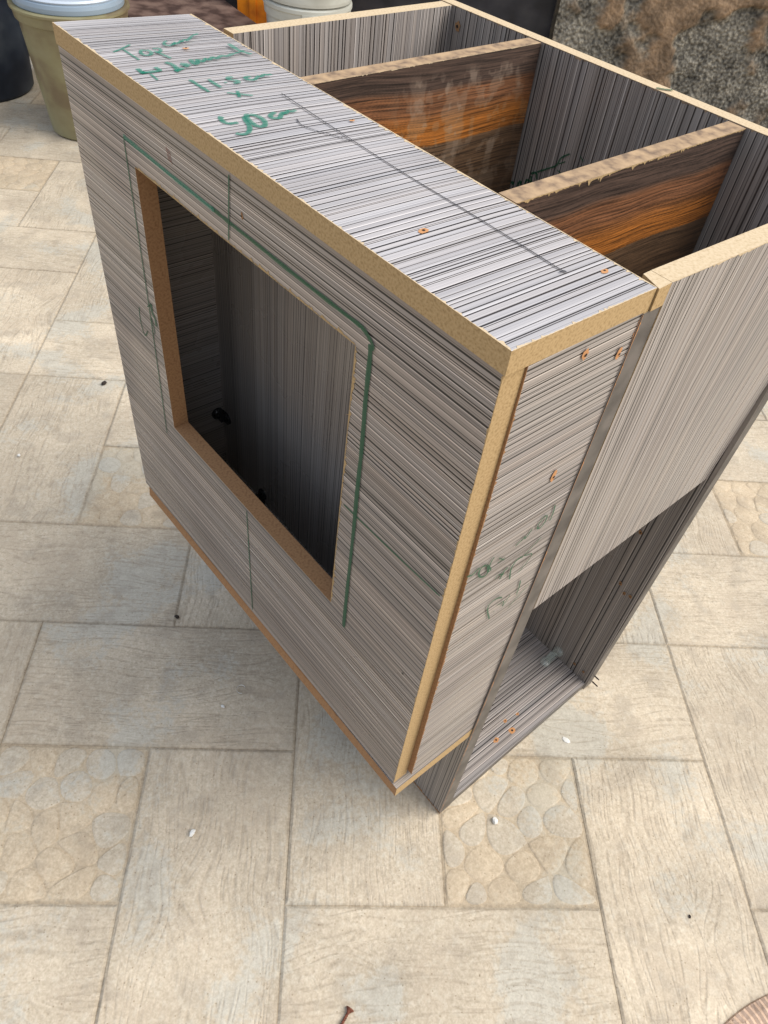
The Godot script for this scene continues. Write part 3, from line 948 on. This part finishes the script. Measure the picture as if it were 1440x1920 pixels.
	wf[0] = P(-0.4590, 0.0010, -0.3700 - 0.0005)
	wf[1] = P(0.0100, 0.0010, -0.3797)
	wf[0] = P(-0.4620, 0.0006, -0.3757)
	var wb := [P(-0.4620, 0.0006, -0.3888), P(0.0100, 0.0010, -0.3945), P(-0.0008, -0.7125, -0.3895), P(-0.4590, -0.7125, -0.3895)]
	var bp := board("back_panel", c, wf, wb, M.lam_in, M.lam_in, [M.mdf_pale, M.band, M.mdf, M.mdf], X, 0.62)
	chips(bp, wf[0], wf[1], Z, -Y, 0.0010, M.mdf_burnt, 1.3)
	var bk := func(x: float, y: float) -> Vector3: return P(x, y, -0.3690)
	var bk2 := func(x: float, y: float) -> Vector3: return P(x, y, -0.3757 - 0.0086 * (x + 0.462) * (1.0 + y / 0.7125) + 0.0019 * (-y / 0.7125) + 0.0008)
	writing("handwriting", bp, INK_BACK, bk2, Z, M.ink)
	ribbon("marker_line", bp, [P(-0.1965, 0.0014, -0.3795), P(-0.191, 0.0014, -0.383), P(-0.1865, 0.0014, -0.3885)], 0.0032, Y, M.ink, 0.0002)
	for h in [[-0.4308, -0.0150, 0.0036], [-0.0331, -0.4068, 0.0024], [-0.0258, -0.4934, 0.0022], [-0.0161, -0.5031, 0.0022], [-0.0078, -0.5004, 0.0022], [-0.0282, -0.6807, 0.0018], [-0.0126, -0.6807, 0.0018]]:
		hole(bp, bk2.call(h[0], h[1]), Z, h[2], Vector3(0, 0.0006, 0), M.mdf_brown)
	# ---- wood-printed dividers
	for d in [[-0.3224, M.wood_smeared, 0.0], [-0.1085, M.wood, 0.4]]:
		var x0: float = d[0]
		var df := [P(x0, 0.0001, -0.1178), P(x0, 0.0003, -0.3752), P(x0, -0.2985, -0.3738), P(x0, -0.2985, -0.1254)]
		if d[2] > 0.0: df[1].z = -0.3778
		var s := [st_new(), st_new(), st_new()]
		var uvq := func(p: Vector3) -> Vector2: return Vector2(clampf((-p.z - 0.1264) / 0.25 * 0.83 + 0.04, 0.0, 1.0), clampf((H - p.y) / 0.30, 0.0, 1.0))
		tri(s[0], df[0], df[1], df[2], X, uvq.call(df[0]), uvq.call(df[1]), uvq.call(df[2]))
		tri(s[0], df[0], df[2], df[3], X, uvq.call(df[0]), uvq.call(df[2]), uvq.call(df[3]))
		var th := X * -0.0158
		tri(s[1], df[0] + th, df[1] + th, df[2] + th, -X, uvq.call(df[0]), uvq.call(df[1]), uvq.call(df[2]))
		tri(s[1], df[0] + th, df[2] + th, df[3] + th, -X, uvq.call(df[0]), uvq.call(df[2]), uvq.call(df[3]))
		for k in 4:
			quad(s[2], df[k], df[(k + 1) % 4], df[(k + 1) % 4] + th, df[k] + th, (df[k] + df[(k + 1) % 4]) / 2.0 - P(x0, -0.15, -0.25))
		var dv := obj("divider", [[s[0], d[1]], [s[1], M.wood], [s[2], M.mdf_burnt]], c)
		if d[2] > 0.0: chips(dv, df[0], df[1], X, -Y, 0.0013, M.mdf, 1.2)
		else: chips(dv, df[0], df[1], X, -Y, 0.0004, M.mdf_pale, 0.6)
	# ---- bottom board of the carcass
	var ff := [P(-0.441, -0.6976, -0.1142), P(0.0020, -0.6986, -0.1142), P(-0.0030, -0.6986, -0.3738), P(-0.441, -0.6976, -0.3738)]
	var fb := [P(-0.441, -0.7125, -0.1142), P(0.0020, -0.7125, -0.1142), P(-0.0030, -0.7125, -0.3738), P(-0.441, -0.7125, -0.3738)]
	var fl := board("floor_board", c, ff, fb, M.lam_side, M.lam_in, [M.mdf, M.band, M.mdf, M.mdf], X, 0.9)
	for h in [[-0.0194, -0.2126, 0.0030], [-0.016, -0.2393, 0.0036], [-0.0311, -0.2417, 0.002], [-0.0282, -0.2623, 0.0016]]:
		hole(fl, P(h[0], -0.6984, h[1]), Y, h[2], Vector3(0, 0, 0.0012), M.torn)
	# ---- clear plastic corner joints: two capped domes on a bent strap
	var clear := mat(Color(0.85, 0.90, 0.85, 0.18), 0.12)
	clear.transparency = BaseMaterial3D.TRANSPARENCY_ALPHA
	clear.roughness = 0.15
	var smoke := mat(Color(0.13, 0.13, 0.125), 0.15)
	joint(c, P(-0.0603, -0.6984, -0.3528), Y, P(-0.0565, -0.6840, -0.3735), Z, clear)
	joint(c, P(-0.4733, -0.4150, -0.0960), X, P(-0.4640, -0.4210, -0.1055), Z, smoke)
	joint(c, P(-0.3858, -0.5012, -0.0960), Y, P(-0.3858, -0.488, -0.1040), Z, smoke)
	# nails left in the back foot
	for k in 2:
		var ns := st_new()
		box(ns, P(0.002 + 0.003 * k, -0.690 - 0.014 * k, -0.3880), X * 0.005, Y * 0.0007, Z * 0.0007)
		obj("nail", [[ns, M.dark]], c)

func joint(parent: Node, p: Vector3, n: Vector3, q: Vector3, m: Vector3, mt: Material) -> void:
	var root := Node3D.new()
	root.name = numbered("corner_joint", parent)
	parent.add_child(root, true)
	for e in [[p, n], [q, m]]:
		var st := st_new()
		var prof: Array = [Vector2(0.0078, 0.0)]
		for k in 8:
			var t := k / 7.0 * PI / 2
			prof.append(Vector2(0.0078 * cos(t), 0.002 + 0.0045 * sin(t)))
		lathe(st, prof, Vector3.ZERO, 24)
		var o := obj("cap", [[st, mt]], root)
		var up: Vector3 = e[1]
		var side := up.cross(Vector3(0.3, 0.4, 0.86)).normalized()
		o.transform = Transform3D(Basis(side, up, side.cross(up)), e[0])
	var st2 := st_new()
	var mid := (p + q) / 2.0 + (n + m) * 0.001
	box(st2, mid, n.cross(m) * 0.0045, n * 0.005, m * 0.005)
	obj("strap", [[st2, mt]], root)

func bucket(root: Node3D, prof: Array, m: Material, called: String) -> void:
	var st := st_new()
	lathe(st, prof, Vector3.ZERO, 72)
	obj(called, [[st, m]], root)

func background_things() -> void:
	# khaki bucket with a blue lid
	var k := thing("bucket", "dirty khaki plastic bucket with a pale blue lid", "bucket", F(-0.795, 0.0, -1.985), "plastic buckets by the wall")
	var km := tri_mat(noise_tex(noise(81, 0.012, 5), 256, [Color(0.43, 0.375, 0.285), Color(0.50, 0.47, 0.345), Color(0.54, 0.52, 0.40)], [0.25, 0.48, 0.8]), 2.2, 0.45)
	bucket(k, [Vector2(0.0, 0.0), Vector2(0.100, 0.0), Vector2(0.106, 0.006), Vector2(0.133, 0.285), Vector2(0.133, 0.31)], km, "body")
	bucket(k, [Vector2(0.134, 0.277), Vector2(0.139, 0.279), Vector2(0.1425, 0.300), Vector2(0.1475, 0.303), Vector2(0.1475, 0.308), Vector2(0.141, 0.310), Vector2(0.131, 0.310)], km, "rim")
	var lm := mat(Color(0.53, 0.59, 0.64), 0.3)
	var lid_w := mat(Color(0.72, 0.76, 0.80), 0.3)
	bucket(k, [Vector2(0.130, 0.306), Vector2(0.1355, 0.312), Vector2(0.1365, 0.322), Vector2(0.1345, 0.330), Vector2(0.129, 0.333)], lm, "lid_skirt")
	bucket(k, [Vector2(0.1295, 0.3325), Vector2(0.1325, 0.3365), Vector2(0.129, 0.341), Vector2(0.125, 0.340), Vector2(0.122, 0.334), Vector2(0.0, 0.3335)], lid_w, "lid")
	# small white bucket by the gate
	var w := thing("bucket", "small off white plastic bucket with a snap lid beside the gate", "bucket", F(-0.195, 0.0, -2.12), "plastic buckets by the wall")
	var wmt := tri_mat(noise_tex(noise(82, 0.012, 4), 256, [Color(0.60, 0.59, 0.54), Color(0.70, 0.695, 0.65), Color(0.75, 0.75, 0.71)], [0.2, 0.5, 0.8]), 2.0, 0.4)
	bucket(w, [Vector2(0.0, 0.0), Vector2(0.094, 0.0), Vector2(0.098, 0.005), Vector2(0.113, 0.305), Vector2(0.113, 0.34)], wmt, "body")
	bucket(w, [Vector2(0.114, 0.303), Vector2(0.1175, 0.305), Vector2(0.119, 0.324), Vector2(0.1215, 0.327), Vector2(0.1215, 0.335), Vector2(0.117, 0.338), Vector2(0.113, 0.339)], wmt, "rim")
	bucket(w, [Vector2(0.114, 0.341), Vector2(0.1185, 0.343), Vector2(0.1195, 0.350), Vector2(0.1195, 0.366), Vector2(0.116, 0.370), Vector2(0.110, 0.370), Vector2(0.107, 0.364), Vector2(0.0, 0.364)], wmt, "lid")
	var st := st_new()
	box(st, F(0.02, 0.310, 0.118), U * 0.028, Vector3.UP * 0.017, V * 0.005)
	obj("handle_bracket", [[st, wmt]], w)
	# navy bin
	var n := thing("bin", "dusty dark navy plastic bin standing left of the khaki bucket", "bin", F(-1.185, 0.0, -2.22))
	var nm := tri_mat(noise_tex(noise(83, 0.012, 4), 256, [Color(0.10, 0.12, 0.155), Color(0.15, 0.175, 0.215), Color(0.28, 0.30, 0.32)], [0.3, 0.55, 0.95]), 2.0, 0.5)
	bucket(n, [Vector2(0.0, 0.0), Vector2(0.150, 0.0), Vector2(0.156, 0.008), Vector2(0.176, 0.40), Vector2(0.184, 0.405), Vector2(0.184, 0.43), Vector2(0.172, 0.432), Vector2(0.168, 0.40)], nm, "body")
	# low brown bench top against the gate
	var bd := thing("bench", "low bench with a worn brown board top behind the khaki bucket", "bench", F(-0.75, 0, -2.1))
	var brown := tri_mat(noise_tex(noise(84, 0.02, 5), 256, [Color(0.30, 0.23, 0.20), Color(0.42, 0.335, 0.295), Color(0.50, 0.41, 0.36)], [0.25, 0.5, 0.8]), 2.5, 0.65)
	var bt: Array = []
	var bb: Array = []
	for q in [[-0.95, -2.385], [-0.464, -2.385], [-0.262, -2.040], [-0.600, -2.040]]:
		bt.append(F(q[0], 0.25, q[1]) - bd.position); bb.append(F(q[0], 0.228, q[1]) - bd.position)
	board("top", bd, bt, bb, brown, brown, [brown], U)
	for q in [[-0.86, -2.36], [-0.52, -2.36], [-0.35, -2.08], [-0.57, -2.08]]:
		st = st_new()
		box(st, F(q[0], 0.114, q[1]) - bd.position, U * 0.02, Vector3.UP * 0.1138, V * 0.02)
		obj("leg", [[st, brown]], bd)
	# orange crate behind the bench
	var oc := thing("crate", "orange plastic crate with ribbed sides between the bench and the white bucket", "crate", F(-0.265, 0, -2.345))
	var om := tri_mat(noise_tex(noise(85, 0.015, 4), 256, [Color(0.62, 0.32, 0.05), Color(0.84, 0.49, 0.07), Color(0.90, 0.56, 0.10)], [0.2, 0.45, 0.8]), 2.0, 0.5)
	st = st_new()
	box(st, F(0.0, 0.2, 0.0), U * 0.145, Vector3.UP * 0.2, V * 0.03)
	obj("body", [[st, om]], oc)
	for e in [-0.1, -0.035, 0.03, 0.095]:
		st = st_new()
		box(st, F(e, 0.2, 0.032), U * 0.009, Vector3.UP * 0.19, V * 0.004)
		obj("rib", [[st, om]], oc)

func pebble(called: String, at: Vector3, size: Vector3, turn: float, m: Material, label: String, category: String, group := "") -> void:
	var st := st_new()
	var dirs: Array = []
	var rows := 4
	var seg := 7
	for y in rows + 1:
		for x in seg:
			var th := PI * y / rows
			var ph := TAU * x / seg
			var rr := rng.randf_range(0.78, 1.12)
			dirs.append(Vector3(sin(th) * cos(ph), cos(th), sin(th) * sin(ph)) * (rr if y > 0 and y < rows else 0.9))
	for y in rows:
		for x in seg:
			var a: Vector3 = dirs[y * seg + x] * size
			var b: Vector3 = dirs[y * seg + (x + 1) % seg] * size
			var c: Vector3 = dirs[(y + 1) * seg + (x + 1) % seg] * size
			var d: Vector3 = dirs[(y + 1) * seg + x] * size
			for t in [[a, b, c], [a, c, d]]:
				var n: Vector3 = (t[1] - t[0]).cross(t[2] - t[0])
				if n.length() < 1e-12: continue
				n = n.normalized()
				if n.dot(t[0] + t[1] + t[2]) < 0: n = -n
				tri(st, t[0], t[1], t[2], n)
	var o := obj(called, [[st, m]], self)
	o.position = at + Vector3.UP * (size.y * 0.8)
	o.rotation.y = turn
	tag(o, label, category, group)

func small_things() -> void:
	var white := mat(Color(0.80, 0.79, 0.76), 0.7)
	var darkm := mat(Color(0.16, 0.12, 0.09), 0.9)
	pebble("stone_chip", Vector3(-0.1586, 0, 0.1507), Vector3(0.0034, 0.0026, 0.0056), 0.5, white, "white oval stone chip on the grooved slab beside the cobbled square", "chip")
	pebble("stone_chip", Vector3(0.0506, 0, -0.1436), Vector3(0.0042, 0.0036, 0.0052), 0.9, white, "white round stone chip on the cobbles near the cabinet's foot", "chip")
	pebble("laminate_scrap", Vector3(0.0347, 0, -0.2972), Vector3(0.0058, 0.0007, 0.0040), 0.3, white, "flat white scrap on the slab right of the cabinet's foot", "scrap")
	pebble("stone_chip", Vector3(-0.2762, 0, 0.0383), Vector3(0.0034, 0.0018, 0.0020), 0.2, white, "tiny white crumb below the curled shaving on the slab", "crumb")
	pebble("mud_crumb", Vector3(-0.9711, 0, -0.1306), Vector3(0.005, 0.003, 0.0065), 0.4, darkm, "dark mud crumb on the paving left of the cabinet", "crumb")
	pebble("mud_crumb", Vector3(-0.4341, 0, 0.0173), Vector3(0.004, 0.003, 0.003), 0.4, darkm, "small dark crumb in the slab joint under the cabinet's long bottom edge", "crumb")
	pebble("stone_chip", Vector3(-0.8701, 0, 0.0676), Vector3(0.003, 0.002, 0.0036), 1.1, white, "white chip on the paving at the left edge of the view", "chip")
	pebble("mud_crumb", F(0.36, 0, 0.055), Vector3(0.0017, 0.0012, 0.0024), 0.8, darkm, "dark crumb on the grooved slab at lower right", "crumb")
	# a curl of wood shaving
	var st := st_new()
	for k in 20:
		var t0 := 0.3 + 4.7 * k / 20.0
		var t1 := 0.3 + 4.7 * (k + 1) / 20.0
		var r := 0.0055
		var p0 := Vector3(cos(t0) * r, 0.0006 + 0.002 * k / 20.0, sin(t0) * r)
		var p1 := Vector3(cos(t1) * r, 0.0006 + 0.002 * (k + 1) / 20.0, sin(t1) * r)
		for e in [[0.0, 0.0012], [0.0012, 0.0]]:
			quad(st, p0 * (1.0 + e[0] * 60), p1 * (1.0 + e[0] * 60), p1 * (1.0 + e[1] * 60) + Vector3.UP * 0.0012, p0 * (1.0 + e[1] * 60) + Vector3.UP * 0.0012, p0)
	var o := obj("wood_shaving", [[st, white]], self)
	o.position = Vector3(-0.2827, 0.0006, 0.0065)
	tag(o, "pale curled wood shaving on the slab under the front box", "shaving")
	# a rusty flat-headed screw
	var sc := thing("screw", "rusty countersunk screw lying on the grooved slab near the camera", "screw", Vector3(0.0935, 0.0022, 0.1130))
	var d := (Vector3(0.0984, 0, 0.1268) - Vector3(0.0935, 0, 0.1130)).normalized()
	var rust := tri_mat(noise_tex(noise(91, 0.05, 3), 128, [Color(0.28, 0.14, 0.10), Color(0.42, 0.24, 0.17), Color(0.48, 0.30, 0.22)], [0.2, 0.5, 0.8]), 40.0, 0.8)
	var s1 := st_new()
	lathe(s1, [Vector2(0, 0), Vector2(0.0046, 0), Vector2(0.0044, 0.0008), Vector2(0.0019, 0.0040)], Vector3.ZERO, 18)
	var s2 := st_new()
	var prof: Array = [Vector2(0.0019, 0.0040)]
	for k in 26: prof.append(Vector2(0.0017 if k % 2 else 0.0012, 0.006 + k * 0.0011))
	prof.append(Vector2(0.0, 0.037))
	lathe(s2, prof, Vector3.ZERO, 14)
	var side := d.cross(Vector3.UP)
	var bs := Basis(side, d, side.cross(d))
	var h1 := obj("head", [[s1, rust]], sc)
	h1.basis = bs
	var h2 := obj("shank", [[s2, rust]], sc)
	h2.basis = bs
